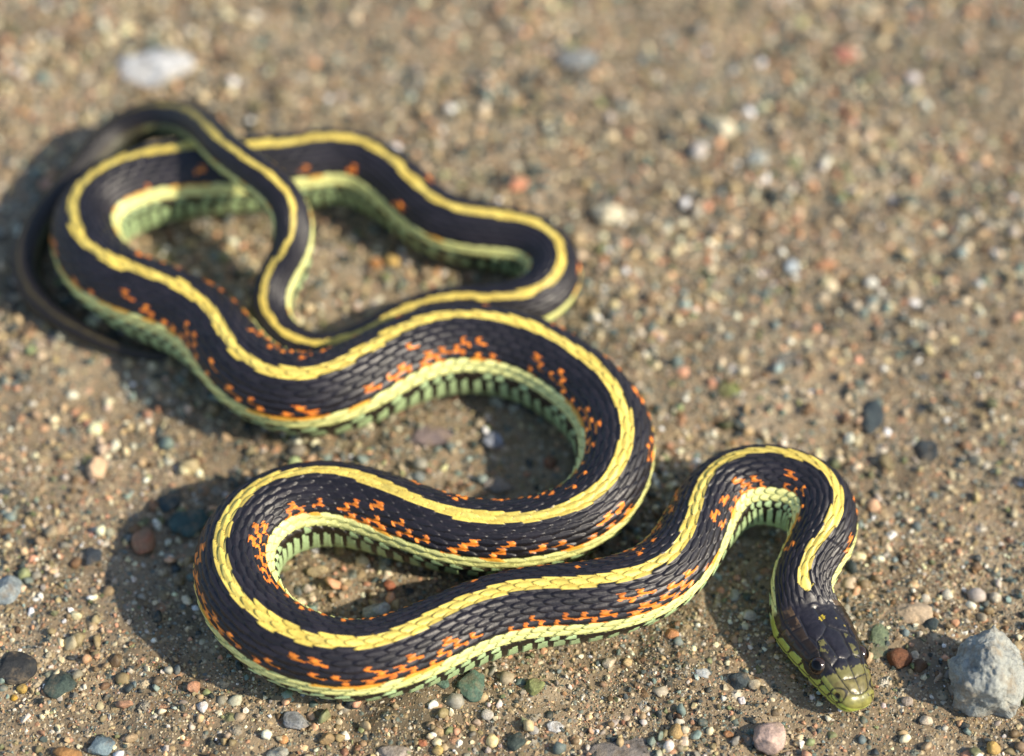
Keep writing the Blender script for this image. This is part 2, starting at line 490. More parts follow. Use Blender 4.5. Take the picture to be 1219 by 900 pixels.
k_ = np.clip((st - 19) / 30.0, 0, 1); k_ = k_ * k_ * (3 - 2 * k_)
hA = hA * (1 - k_) + Rs * k_; hT = hT * (1 - k_) + Rs * CREST * k_; hB = hB * (1 - k_) + Rs * DEEP * k_

# angles round the section: closer together on the back and flanks than on the belly
NV = 176
half = np.concatenate([np.linspace(0, 0.58, 90, endpoint=False), np.linspace(0.58, 1.0, 15)])
ph = np.concatenate([-half[::-1][:-1], half])[:-1] * math.pi          # -pi .. <pi
NV = len(ph)
PH, ST = np.meshgrid(ph, st)
A_, T_, B_, HWm, RR = [np.repeat(v[:, None], NV, 1) for v in (hA, hT, hB, hw, Rs)]
ex = 2.0 / (2.0 + 0.75 * HWm)                                         # boxier on the head
cw = np.sign(np.sin(PH)) * np.abs(np.sin(PH)) ** ex
ch = np.sign(np.cos(PH)) * np.abs(np.cos(PH)) ** ex
wv = A_ * cw
hv = np.where(ch > 0, T_, B_) * ch
fl = (1 - HWm)
hv = np.where(hv < -0.72 * B_, (-0.72 * B_ + (hv + 0.72 * B_) * (1 - 0.45 * fl)), hv)   # flattened belly

# scale lattice
Lu = 0.85 + 0.345 * np.interp(st, su, Ru)
Uc = np.concatenate([[0], np.cumsum(np.diff(st) / (0.5 * (Lu[1:] + Lu[:-1])))])
U = np.repeat(Uc[:, None], NV, 1)
ROW = R_(10.3)
V = PH / ROW
body_w = np.clip((ST - 19.6) / 2.6, 0, 1)
OFADE = np.interp(ST, [30, S_FAR - 15, S_FAR + 25, S_TAIL], [1.0, 1.0, 0.22, 0.0])
WOB = vnoise(U, V + 40, 0.35, 77)
best = np.full(U.shape, -9.0)
bi = np.zeros(U.shape); bj = np.zeros(U.shape); ofl = np.zeros(U.shape, bool); be = np.full(U.shape, 2.0); bdv = np.zeros(U.shape); bdu = np.zeros(U.shape)
jr = np.round(V)
for dj in (-1, 0, 1):
    j = jr + dj
    off = np.where(np.mod(j, 2) == 1, 0.5, 0.0)
    i_c = np.round(U - off)
    for di in (-1, 0, 1):
        i = i_c + di
        jit = (hash2(i, j, 11) - 0.5) * 0.07
        du = U - (i + off) - jit
        dv = V - j
        dus = (du + 0.10) / 0.78
        hwid = 0.63 * (1 - 0.15 * np.clip(dus, 0, 1))
        e = np.abs(dus) ** 2.1 + np.abs(dv / hwid) ** 2.0
        h = 0.70 * (du + 0.7) + 0.50 * (1 - (dv / 0.60) ** 2) + 0.15 * np.exp(-(dv / 0.07) ** 2) - 0.45 * np.clip((e - 0.66) / 0.34, 0, 1) ** 1.6
        h = np.where(np.abs(j) > 9, -8, h)
        ok = (e < 1) & (h > best)
        aj_ = np.abs(j); q1 = hash2(i, j, 201); q2 = hash2(i, j, 202); q3 = hash2(i, j, 203)
        col_ = hash2(np.floor((i + off + 0.5 * np.sign(j)) / 1.15), np.sign(j), 207)
        pr = np.select([aj_ == 6, aj_ == 5, aj_ == 4, aj_ == 3], [.60, .46, .25, .09], 0.0) * (0.90 + 0.1 * (col_ > 0.5)) * OFADE
        ovo = np.where(j > 0, dv, -dv)
        oe = (np.abs(du - 0.30 - 0.2 * (q2 - .5)) / (0.30 + 0.28 * q2)) ** 3 + (np.abs(ovo - 0.34 - 0.3 * (q3 - 0.5) + 0.35 * du) / (0.38 + 0.38 * q3)) ** 3
        ofl |= (q1 < pr) & (oe + 0.9 * WOB < 1.0)
        best = np.where(ok, h, best); bi = np.where(ok, i, bi); bj = np.where(ok, j, bj)
        be = np.where(ok, e, be); bdv = np.where(ok, dv, bdv); bdu = np.where(ok, du, bdu)
dors = best > -5
aV = np.abs(V)
# belly scutes
belly = aV > 9.55
uf = U - np.floor(U + 0.25) + 0.25
hb = 0.55 * np.mod(U + 0.25, 1.0) - 0.25 * np.exp(-((np.mod(U + 0.25, 1.0)) / 0.06) ** 2)
hsc = np.where(dors, best, -0.15)
hsc = np.where(belly & ~(dors & (aV < 9.75)), hb + 0.1, hsc)
disp = (hsc - 0.55) * 0.40 * np.clip(RR / 7.0, 0.25, 1.2) * body_w

# ---- pigment
def C3(*c): return np.array(c, float)
BLACK, YEL, LAT, ORA, SKIN = C3(.0105, .0088, .0125), C3(.73, .575, .125), C3(.74, .75, .30), C3(.95, .28, .030), C3(.008, .007, .007)
VENT, DARKV = C3(.42, .57, .29), C3(.018, .013, .008)
r1 = hash2(bi, bj, 3); r2 = hash2(bi, bj, 5); r3 = hash2(np.floor(bi / 3), np.floor(bj / 2), 9)
aj = np.abs(bj)
colr = np.zeros(U.shape + (3,))
colr[:] = SKIN
blk = BLACK * (0.7 + 0.8 * r1[..., None])
def put(mask, c):
    m = mask[..., None]
    colr[:] = np.where(m, c, colr)
put(dors, blk)
toC = np.where(bj > 0, -bdv, bdv)           # >0 towards the midline
yel = YEL * (0.78 + 0.34 * r1[..., None]) * (1 + 0.10 * (r2[..., None] - .5) * C3(0, .6, 2.5)); yel = yel * np.where(be > 0.84, 0.72, 1.0)[..., None] * (0.86 + 0.28 * np.clip((bdu + 0.5), 0, 1))[..., None]
put(dors & (aj == 0), yel)
put(dors & (aj == 1) & (toC > 0.05 + 0.14 * np.clip((ST - S_FAR + 120) / 100, 0, 1) + 0.62 * (r2 - 0.5)), yel)
put(~dors & (aV < 1.0), C3(.10, .062, .012))
put(dors & (aj <= 1) & (aV < 1.0) & (be > 0.89) & (bdu > -0.1), C3(.15, .10, .02))
lat = LAT * (0.85 + 0.25 * r1[..., None]); lat = np.where((be > 0.72)[..., None], lat * C3(.66, .70, .6), lat); lat = np.where((be > 0.86)[..., None], lat * .28, lat)
put(dors & ((aj == 7) | (aj == 8)), lat)
put(dors & (aj == 7) & (toC > 0.26 + 0.4 * (r2 - 0.5)) & (r2 < 0.28), C3(.70, .36, .04))
low = np.where((r1 < 0.62)[..., None], VENT * (0.8 + 0.4 * r2[..., None]), DARKV)
put(dors & (aj == 9), np.where((be > 0.60)[..., None] | (bdu < -0.12)[..., None], DARKV, low))
put(~dors & (aV > 6.7) & (aV < 9.7), DARKV)
# orange on the skin and scale margins of the flank, in two alternating rows of blotches
side = np.where(V > 0, 1.0, -1.0)
om = ofl & ((be > 0.27 + 0.3 * (r3 - .3)) | ~dors) & (aj <= 6) & (aV < 6.7) & (ST > 30)
put(om, ORA * (0.55 + 0.55 * hash2(bi, bj, 19)[..., None]) * (1 + 0.35 * WOB[..., None] * C3(.5, 1.2, 1)))
pk = np.mod(U + 0.25, 1.0)
put(belly & ~dors, VENT * (0.9 + 0.2 * hash2(np.floor(U + 0.25), np.sign(V), 2))[..., None])
put(belly & ~dors & ((pk < 0.30 + 0.22 * hash2(np.floor(U + 0.25), np.sign(V), 12) - 0.05 * (aV - 9.5)) | (pk > 0.97)) & (aV < 12.6), DARKV)
put(belly & ~dors & (aV < 9.8) & (pk > 0.7), DARKV)

# ---- head plates and pigment
hd = ST < 23.5
l_, w_, aw = ST, wv, np.abs(wv)
nz = 0.8 * vnoise(l_ + 0.3 * w_, w_ - 0.3 * l_ + 50, 1.5, 31) + 0.55 * vnoise(l_ - 0.5 * w_, w_ + 0.5 * l_ + 50, 0.62, 32) + 0.35 * vnoise(l_, w_ + 50, 0.27, 33)
def seg_d(pts):
    d = np.full(l_.shape, 9.0)
    for (la, wa), (lb, wb) in zip(pts[:-1], pts[1:]):
        vx, vy = lb - la, wb - wa
        t = np.clip(((l_ - la) * vx + (aw - wa) * vy) / (vx * vx + vy * vy + 1e-9), 0, 1)
        d = np.minimum(d, np.hypot(l_ - la - t * vx, aw - wa - t * vy))
    return d
topm = hv > 0.22 * T_
lines = [[(15.2, 0), (19.6, 0)], [(15.2, 0), (13.7, 1.9), (8.7, 1.45), (8.1, 0)], [(13.7, 1.9), (12.9, 3.6), (14.6, 4.3), (18.6, 3.7)],
         [(8.7, 1.45), (7.7, 3.3)], [(7.7, 3.3), (10.0, 4.3), (12.9, 3.6)], [(8.1, 0), (1.9, 0)], [(4.5, 0), (4.9, 2.7), (7.7, 3.3)],
         [(1.7, 0), (2.0, 1.3), (2.5, 2.0), (4.9, 2.7)]]
dl = np.full(l_.shape, 9.0)
for p_ in lines:
    dl = np.minimum(dl, seg_d(p_))
dl = np.where(topm & hd, dl, 9.0)
HB_ = C3(.0120, .0105, .0150); OLV = C3(.145, .135, .045); OLT = C3(.17, .145, .052); ROS = C3(.20, .19, .052); LAB = C3(.43, .49, .085); BRN = C3(.038, .025, .015)
hc = np.zeros(U.shape + (3,)); hc[:] = HB_ * (0.8 + 0.5 * np.clip(nz + .4, 0, 1))[..., None]
def hput(mask, c):
    hc[:] = np.where(mask[..., None], c, hc)
suprao = (l_ > 7.9) & (l_ < 13.0) & (aw > 1.9 + 0.05 * (l_ - 8))
hput(suprao & (nz > 0.10), OLV * 0.8)
hput((l_ > 4.5) & (l_ <= 8.6) & (nz + (6.7 - l_) * 0.55 > 0.05), OLV * 1.05)
mot = (0.72 + 0.75 * np.clip(nz + .35, 0, 1))[..., None]
hput((l_ <= 4.9), OLT * mot)
hput(l_ < 1.9, ROS * mot)
hput((l_ < 4.6) & (nz > 0.42), C3(.05, .042, .016))
hput((l_ > 11) & (l_ < 21.5) & (aw > 4.5 - 0.1 * np.abs(l_ - 15)) , BRN * (0.75 + 0.9 * np.clip(nz + .3, 0, 1))[..., None])
LT = 0.16 + 0.16 * np.exp(-((ST - 9.5) / 3.2) ** 2)
cheek = (l_ > 11) & (l_ < 21.5) & (aw > 4.5 - 0.1 * np.abs(l_ - 15)) & (hv >= LT * T_)
crow = np.where(hv > 0.62 * T_, 0.0, 1.0)
cq = (l_ - 11.4 + crow * 1.3) / 2.6
cfx = np.abs(cq - np.floor(cq) - 0.5)
cfy = np.minimum(np.abs(hv - 0.62 * T_), np.abs(hv - LT * T_))
cedge = np.minimum((0.5 - cfx) * 2.6, cfy)
ch_ = hash2(np.floor(cq), crow + 3 * (w_ > 0), 66)
hput(cheek, BRN * (0.35 + 0.5 * ch_)[..., None])
hput(cheek & (ch_ + 0.7 * nz > 0.62) & (cedge > 0.22) & (l_ > 16.4), C3(.085, .055, .030))
hput(cheek & (cedge < 0.09), C3(.010, .008, .007))
# side of the head: lip plates
LT = 0.16 + 0.16 * np.exp(-((ST - 9.5) / 3.2) ** 2)
mouth = -0.34 * B_
labtop = np.where(l_ < 12, 0.10, 0.02) * T_ - 0.25 * np.clip(l_ - 3, 0, 10) / 10 * 0
lab = (hv < LT * T_ + 0.0) & (l_ < 22.0)
hput(lab, LAB * (0.9 + 0.2 * np.clip(nz, -.5, .5))[..., None])
lor = (hv < 0.55 * T_) & (hv >= LT * T_) & (l_ > 2.0) & (l_ < 7.6)
hput(lor, C3(.30, .31, .06))
sut = [2.4, 4.4, 6.6, 9.0, 11.6, 14.6, 17.8]
dsu = np.full(l_.shape, 9.0)
for q in sut:
    dsu = np.minimum(dsu, np.abs(l_ + 0.25 * hv - q))
ldark = lab & (hv > mouth) & (dsu < 0.19 + 1.2 * np.clip((hv - mouth) / (LT * T_ - mouth + 1e-6) - 0.62, 0, 1) * (l_ > 5))
hput(ldark, C3(.018, .014, .008))
lineS = np.abs(hv - LT * T_)
hput((lineS < 0.13) & (l_ > 2.2) & (l_ < 20), C3(.02, .016, .01))
dm = np.abs(hv - mouth)
hput((dm < 0.11) & (l_ < 18) & (l_ > 0.5), C3(.03, .025, .012))
for (ql, qh) in ((3.15, 0.36), ):
    nd = np.hypot((l_ - ql), (hv - qh * T_) * 1.0) + np.where(aw > 1.5, 0, 9)
    hput(nd < 0.75, C3(.24, .21, .05)); hput(np.abs(nd - 1.25) < 0.11, C3(.02, .018, .012)); hput(nd < 0.52, C3(.012, .008, .006))
    nost = np.exp(-(nd / 0.42) ** 2)
eyed = np.hypot(l_ - 9.4, hv - 0.42 * T_) + np.where(aw > 3.0, 0, 9)
hput(eyed < 2.3, C3(.014, .011, .008))
hput(dl < 0.09, C3(.014, .012, .011))
spots = np.minimum(np.hypot((l_ - 17.2) / 0.75, (w_ - 0.42) / 0.36), np.hypot((l_ - 16.9) / 0.75, (w_ + 0.42) / 0.36))
hput((spots < 0.72), C3(.50, .38, .03))
for (a_, b_) in ((16.2, 2.6), (14.4, 3.4)):
    hput(np.hypot(l_ - a_, w_ - b_) < 0.22, C3(.25, .20, .05))
dull = np.clip((ST - S_DULL) / 30.0, 0, 1)[..., None]            # dull, dusty tail, with its shade painted into the pigment too
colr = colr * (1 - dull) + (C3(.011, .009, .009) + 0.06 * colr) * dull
hmix = np.clip((21.2 - ST + 0.6 * nz) / 0.5, 0, 1)[..., None]
# stripe starts in a point behind the head; the side stripe joins the lip
young = (ST > 20) & (ST < 28) & (aV < 2)
taper = np.clip((ST - 23.2) / 2.6, 0, 1)
colr = np.where((young & (aV > 1.7 * taper - 0.06))[..., None], BLACK * (0.8 + .4 * r1[..., None]), colr)
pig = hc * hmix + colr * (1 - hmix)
hdisp = 0.12 * (1 - np.exp(-(dl / 0.45) ** 2)) * (dl < 5) * topm - 0.10 * np.exp(-(dl / 0.11) ** 2) - 0.10 * np.exp(-(lineS / 0.12) ** 2) * (l_ > 2.2) - 0.16 * np.exp(-(dm / 0.13) ** 2) * (l_ > 0.6) - 0.16 * np.exp(-(dsu / 0.13) ** 2) * lab + 0.10 * (1 - np.exp(-(np.minimum(dsu, np.minimum(lineS, dm)) / 0.4) ** 2)) * lab
hdisp = hdisp - 0.45 * nost - 0.35 * np.exp(-(eyed / 1.4) ** 4)
hdisp += 0.28 * np.exp(-((aw - 3.9) / 0.8) ** 2) * np.exp(-((l_ - 10.2) / 2.3) ** 4) * topm
hdisp += (0.14 * (1 - np.exp(-(cedge / 0.3) ** 2)) - 0.05) * cheek
hdisp += 0.05 * nz * (ST > 3)
disp = disp + hdisp * np.clip((21.4 - ST) / 2.2, 0, 1) * np.clip(ST / 1.0, 0, 1)

# outward direction in the section
nw, nh = cw / np.maximum(A_, .05), ch / np.maximum(np.where(ch > 0, T_, B_), .05)
nl = np.hypot(nw, nh) + 1e-9
wv2 = wv + disp * nw / nl; hv2 = hv + disp * nh / nl
pos = Cs[:, None, :] + Sn[:, None, :] * wv2[..., None] + Nn[:, None, :] * hv2[..., None]
verts = pos.reshape(-1, 3)[NV - 1:]                                   # collapse the first ring to the snout point
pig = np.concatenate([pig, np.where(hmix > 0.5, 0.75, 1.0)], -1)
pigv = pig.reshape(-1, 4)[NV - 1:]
tip_end = Cs[-1] + Ts[-1] * 0.2
verts = np.vstack([verts, tip_end[None]]); pigv = np.vstack([pigv, pigv[-1:]])
def vid(i, j): return np.where(i == 0, 0, 1 + (i - 1) * NV + np.mod(j, NV))
ii, jj = np.meshgrid(np.arange(1, ns - 1), np.arange(NV), indexing='ij')
ii, jj = ii.ravel(), jj.ravel()
a, b, c, d = vid(ii, jj), vid(ii, jj + 1), vid(ii + 1, jj + 1), vid(ii + 1, jj)
tris = np.vstack([np.stack([a, b, c], 1), np.stack([a, c, d], 1)])
j0 = np.arange(NV)
tris = np.vstack([tris, np.stack([np.zeros(NV, int), vid(np.ones(NV, int), j0 + 1), vid(np.ones(NV, int), j0)], 1),
                  np.stack([np.full(NV, len(verts) - 1), vid(np.full(NV, ns - 1), j0), vid(np.full(NV, ns - 1), j0 + 1)], 1)])
snake_base = np.array([Cs[0, 0], Cs[0, 1], 0.0])
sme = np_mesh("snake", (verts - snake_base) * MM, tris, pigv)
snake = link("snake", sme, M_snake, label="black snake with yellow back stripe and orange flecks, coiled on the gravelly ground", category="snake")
snake.location = Vector(snake_base * MM)
print("snake verts", len(verts), "length mm", LEN)


def ico(sub):
    import bmesh
    bm = bmesh.new()
    bmesh.ops.create_icosphere(bm, subdivisions=sub, radius=1.0)
    v = np.array([p.co[:] for p in bm.verts]); f = np.array([[q.index for q in p.verts] for p in bm.faces])
    bm.free()
    return v, f


# eyes: iris ball with a dark pupil lens and a clear wet highlight
M_iris = mat_plain("iris", (.030, .017, .010), 0.10, 0.7)
M_pupil = mat_plain("pupil", (.003, .003, .003), 0.06, 0.3)
k = int(np.argmin(np.abs(st - 9.4)))
iv, if_ = ico(4)
for sgn in (-1, 1):
    ec = Cs[k] + Sn[k] * sgn * (np.interp(9.4, HL, HA) - 1.02) + Nn[k] * np.interp(9.4, HL, HT) * 0.44
    out = Sn[k] * sgn * 0.80 + Nn[k] * 0.52 - Ts[k] * 0.30; out /= np.linalg.norm(out)
    e = link("eye", np_mesh("eye", iv * 1.72 * MM, if_), M_iris, snake)
    e.location = Vector((ec - snake_base) * MM)
    sel = iv @ out
    pv = iv[sel > 0.74]
    ids = np.where(sel > 0.74)[0]; mp = -np.ones(len(iv), int); mp[ids] = np.arange(len(ids))
    pf = if_[np.all(mp[if_] >= 0, axis=1)]
    link("pupil", np_mesh("pupil", pv * 1.752 * MM, mp[pf]), M_pupil, e)

# ------------------------------------------------------------------ pebbles one can point to
def stone_mesh(seed, sx, sy, sz, sub=4, cuts=9, rough=0.10, angular=0.8, bumps=0.05):
    r = np.random.default_rng(seed)
    v, f = ico(sub)
    v = v.copy()
    for _ in range(cuts):                                  # flatten facets
        n = r.normal(size=3); n /= np.linalg.norm(n)
        dcut = r.uniform(0.55, 0.85)
        ex_ = np.maximum(v @ n - dcut, 0)
        v -= np.outer(ex_ * angular, n)
    o = Vector(r.uniform(-50, 50, 3))
    dsp = np.array([mnoise.fractal(Vector(p) * 1.3 + o, 1.0, 2.0, 5) for p in v])
    dsp2 = np.array([mnoise.noise(Vector(p) * 5.5 + o) + 0.6 * mnoise.noise(Vector(p) * 13 + o) for p in v])
    v *= (1 + rough * dsp + bumps * dsp2)[:, None]
    return v * np.array([sx, sy, sz]), f


STONES = []   # filled below: (x, y, w, h, tallness, rgb, shape, label)
def S(*a): STONES.append(a)

LG = (.36, .355, .34); PK = (.52, .39, .31); TN = (.50, .40, .27); RB = (.17, .075, .035); SLATE = (.045, .058, .064)
DGR = (.055, .075, .062); ORG = (.55, .27, .11); CRM = (.62, .52, .36); WHT = (.70, .68, .62); GRN = (.10, .17, .12); OLI = (.24, .25, .10)
GRY = (.27, .28, .27); BLG = (.22, .28, .30); OCH = (.48, .30, .08); TEAL = (.05, .10, .092); BRK = (.36, .13, .065); PUR = (.22, .17, .17)
# shape: 'a' angular, 'r' rounded, 'f' flat half buried
S(1177, 800, 92, 100, .95, LG, 'a', "large pale grey angular stone, biggest in view, right of the snake's head")
S(913, 877, 42, 44, .85, PK, 'a', "pinkish white chunky stone below and left of the snake's snout")
S(1092, 729, 46, 32, .45, TN, 'f', "flat tan stone half buried above the large pale grey stone")
S(1070, 784, 30, 24, .7, RB, 'r', "rust brown pebble between the snake's snout and the large pale grey stone")
S(1089, 781, 11, 11, .8, CRM, 'r', "small cream pebble touching the right side of the rust brown pebble")
S(1109, 744, 22, 16, .6, SLATE, 'a', "dark slate pebble at the right end of the flat tan stone")
S(1040, 603, 17, 16, .9, (.62, .38, .22), 'r', "pale orange round pebble outside the bend of the snake's neck")
S(1046, 768, 26, 40, .25, (.16, .20, .12), 'f', "dull green flat stone lying beside the snake's eye on the right")
S(563, 814, 38, 40, .45, GRN, 'a', "dark green wedge shaped chip under the front edge of the snake")
S(528, 812, 18, 18, .45, GRN, 'a', "little green chip left of the dark green wedge shaped chip")
S(637, 817, 26, 20, .6, OLI, 'a', "olive green and yellow stone below the snake's front coil")
S(725, 789, 17, 17, .8, CRM, 'a', "cream angular pebble below the snake's front coil, left of a peach one")
S(747, 788, 11, 11, .8, (.60, .40, .22), 'r', "peach pebble just right of the cream angular pebble")
S(800, 756, 17, 14, .8, ORG, 'r', "orange pebble below the snake where the front coil turns up")
S(835, 803, 22, 12, .4, (.48, .52, .54), 'f', "pale bluish flat pebble in the sand left of the snake's head")
S(881, 811, 28, 22, .7, SLATE, 'a', "dark slate angular stone left of the snake's snout")
S(898, 815, 14, 13, .8, CRM, 'r', "cream pebble leaning on the dark slate stone left of the snout")
S(884, 834, 10, 10, .8, WHT, 'a', "tiny white pebble below the dark slate stone left of the snout")
S(804, 871, 17, 19, .8, (.42, .29, .13), 'r', "ochre brown oval pebble near the bottom edge, left of the pinkish white stone")
S(867, 875, 12, 9, .7, ORG, 'r', "small orange pebble left of the pinkish white stone by the bottom edge")
S(614, 885, 25, 22, .7, DGR, 'a', "black green rough stone at the bottom edge below the olive stone")
S(635, 871, 15, 12, .7, (.50, .47, .40), 'a', "pale pebble just above the black green rough stone")
S(659, 866, 21, 14, .5, WHT, 'f', "whitish flat pebble right of the pale pebble by the black green rough stone")
S(738, 899, 100, 32, .2, (.19, .18, .16), 'f', "broad mottled grey rock cut by the bottom edge of the photo")
S(449, 727, 36, 26, .8, (.42, .43, .42), 'a', "grey white stone inside the front coil against the snake's body")
S(463, 697, 15, 12, .7, BRK, 'r', "brick red pebble inside the front coil above the grey white stone")
S(487, 703, 13, 11, .7, SLATE, 'a', "black pebble inside the front coil right of the brick red pebble")
S(377, 679, 26, 16, .5, (.42, .32, .19), 'f', "tan pebble inside the front coil at its left end")
S(170, 641, 27, 32, .8, (.34, .15, .09), 'r', "red brown oval pebble on the shaded ground left of the front coil")
S(116, 556, 26, 28, .9, (.64, .44, .28), 'a', "peach pointed pebble on the ground at far left")
S(122, 534, 15, 18, .7, (.50, .40, .28), 'a', "buff pebble directly behind the peach pointed pebble")
S(204, 591, 29, 32, .35, (.035, .06, .065), 'a', "dark blue square stone behind the front coil at left")
S(224, 618, 42, 34, .3, TEAL, 'f', "dark teal flat stone touching the outside of the front coil")
S(110, 659, 24, 24, .45, SLATE, 'a', "dark slate pebble lower left of the red brown oval pebble")
S(17, 797, 50, 36, .35, (.035, .036, .036), 'f', "black round flat stone by the left edge")
S(73, 815, 42, 34, .4, DGR, 'a', "dark green cracked stone right of the black round flat stone")
S(10, 702, 44, 36, .5, (.30, .36, .36), 'a', "pale blue grey speckled stone at the left edge")
S(26, 820, 13, 12, .8, OCH, 'r', "ochre pebble below the black round flat stone")
S(16, 829, 9, 8, .8, (.60, .36, .04), 'r', "tiny yellow pebble at the left edge below the ochre pebble")
S(147, 837, 21, 14, .7, (.48, .25, .14), 'a', "salmon brick shaped pebble at lower left, right of the dark green cracked stone")
S(231, 818, 18, 15, .8, (.56, .30, .17), 'r', "salmon round pebble left of the front coil's lower end")
S(240, 841, 14, 15, .7, WHT, 'a', "white oval pebble directly below the salmon round pebble")
S(120, 886, 34, 24, .5, (.18, .23, .25), 'a', "blue grey flaky stone at the lower left near the bottom edge")
S(155, 877, 17, 11, .6, (.46, .33, .19), 'r', "tan pebble at the right end of the blue grey flaky stone")
S(80, 897, 36, 18, .5, (.30, .16, .06), 'r', "orange brown stone cut by the bottom edge at lower left")
S(352, 857, 36, 22, .4, GRY, 'a', "grey flat topped stone below the front coil's lowest point")
S(337, 880, 12, 11, .9, ORG, 'r', "bright orange pebble below the grey flat topped stone")
S(388, 878, 21, 15, .7, (.36, .25, .12), 'a', "brown tapered pebble near the bottom edge right of the bright orange pebble")
S(504, 884, 12, 11, .8, BRK, 'a', "brick red square pebble at the bottom edge below the front coil")
S(521, 893, 14, 13, .8, (.58, .42, .14), 'r', "yellow round pebble at the bottom edge beside the brick red square pebble")
S(522, 872, 13, 11, .7, (.46, .31, .16), 'r', "tan pebble above the yellow round pebble, the lower of two")
S(514, 863, 13, 9, .7, (.50, .36, .20), 'r', "tan pebble above the yellow round pebble, the upper of two")
S(580, 852, 15, 13, .7, (.50, .45, .40), 'r', "pale pinkish grey pebble below the dark green wedge shaped chip")
S(333, 896, 28, 20, .6, (.32, .34, .31), 'a', "grey green stone cut by the bottom edge below the bright orange pebble")
S(470, 896, 40, 22, .4, (.38, .30, .25), 'f', "pinkish grey flat stone cut by the bottom edge, left of the yellow round pebble")
S(1035, 498, 32, 44, .4, (.045, .06, .068), 'a', "dark slate stone behind the bend of the snake's neck")
S(1104, 535, 27, 28, .4, SLATE, 'a', "dark slate stone right of the similar one behind the snake's neck")
S(935, 428, 42, 18, .25, (.15, .16, .14), 'f', "dark grey flat stone in the blurred gravel right of the middle")
S(869, 462, 26, 24, .3, (.20, .22, .08), 'f', "moss green patchy stone behind the snake's neck loop")
S(190, 76, 88, 50, .3, (.62, .63, .60), 'a', "large white flat stone at the top left behind the tail")
S(1008, 63, 28, 20, .8, (.60, .25, .17), 'r', "salmon pink blurred pebble near the top right")
S(861, 153, 32, 26, .8, (.74, .66, .45), 'r', "cream yellow blurred pebble at the upper right of the middle")
S(831, 179, 20, 22, .7, WHT, 'r', "white blurred pebble lower left of the cream yellow one")
S(902, 189, 26, 20, .7, (.56, .58, .54), 'a', "pale grey blurred pebble lower right of the cream yellow one")
S(618, 216, 20, 24, .7, (.62, .29, .16), 'a', "orange pink blurred pebble behind the middle of the snake's far loop")
S(688, 68, 52, 28, .4, (.22, .25, .25), 'f', "blue grey flat stone near the top edge right of the middle")
S(1086, 92, 17, 16, .8, WHT, 'r', "white round blurred pebble right of the salmon pink pebble near the top")
S(722, 252, 40, 30, .6, (.66, .57, .42), 'a', "cream blurred stone right of the snake's far loop")
S(1037, 335, 17, 14, .8, WHT, 'r', "bright white pebble in the gravel at the right, behind the neck loop")
S(983, 315, 24, 14, .7, (.58, .27, .14), 'r', "orange blurred pebble left of the bright white pebble")
S(943, 317, 19, 18, .7, (.52, .58, .56), 'a', "pale blue white pebble left of the orange blurred pebble")
S(1128, 708, 14, 13, .8, (.64, .58, .48), 'r', "cream round pebble right of the flat tan stone")
S(1102, 713, 12, 11, .8, (.58, .53, .46), 'r', "pale round pebble resting behind the flat tan stone")
S(1188, 693, 12, 14, .8, (.60, .53, .42), 'a', "cream pebble above the large pale grey stone, upper of a pair")
S(1185, 711, 14, 12, .8, (.62, .54, .40), 'r', "cream pebble above the large pale grey stone, lower of a pair")
S(468, 308, 19, 15, .8, (.64, .44, .16), 'r', "yellow pebble on the ground inside the far loop")
S(446, 313, 16, 14, .8, (.52, .27, .09), 'r', "orange brown pebble left of the yellow pebble inside the far loop")
S(518, 323, 15, 14, .8, (.56, .32, .16), 'r', "orange pebble inside the far loop right of the yellow pebble")
S(511, 518, 50, 26, .25, PUR, 'f', "purplish flat stone on the ground inside the middle coil")
S(592, 578, 36, 18, .4, (.30, .26, .25), 'f', "grey pink flat stone inside the middle coil behind the front coil's back")
S(655, 549, 16, 20, .7, BRK, 'a', "brick red pebble in the shade inside the middle coil")
S(588, 522, 26, 20, .5, (.34, .38, .40), 'a', "bluish pale stone in the centre of the middle coil")
S(1080, 835, 14, 12, .7, (.36, .33, .27), 'r', "dun pebble at the left foot of the large pale grey stone")
S(1103, 858, 16, 13, .7, (.62, .54, .40), 'r', "cream pebble below the left corner of the large pale grey stone")
S(1149, 863, 12, 11, .7, SLATE, 'a', "small dark pebble under the large pale grey stone")
S(1183, 890, 18, 16, .7, (.60, .40, .12), 'r', "ochre yellow pebble at the bottom right edge")
S(892, 733, 18, 14, .7, (.52, .46, .38), 'r', "pale round pebble on the ground left of the snake's neck")

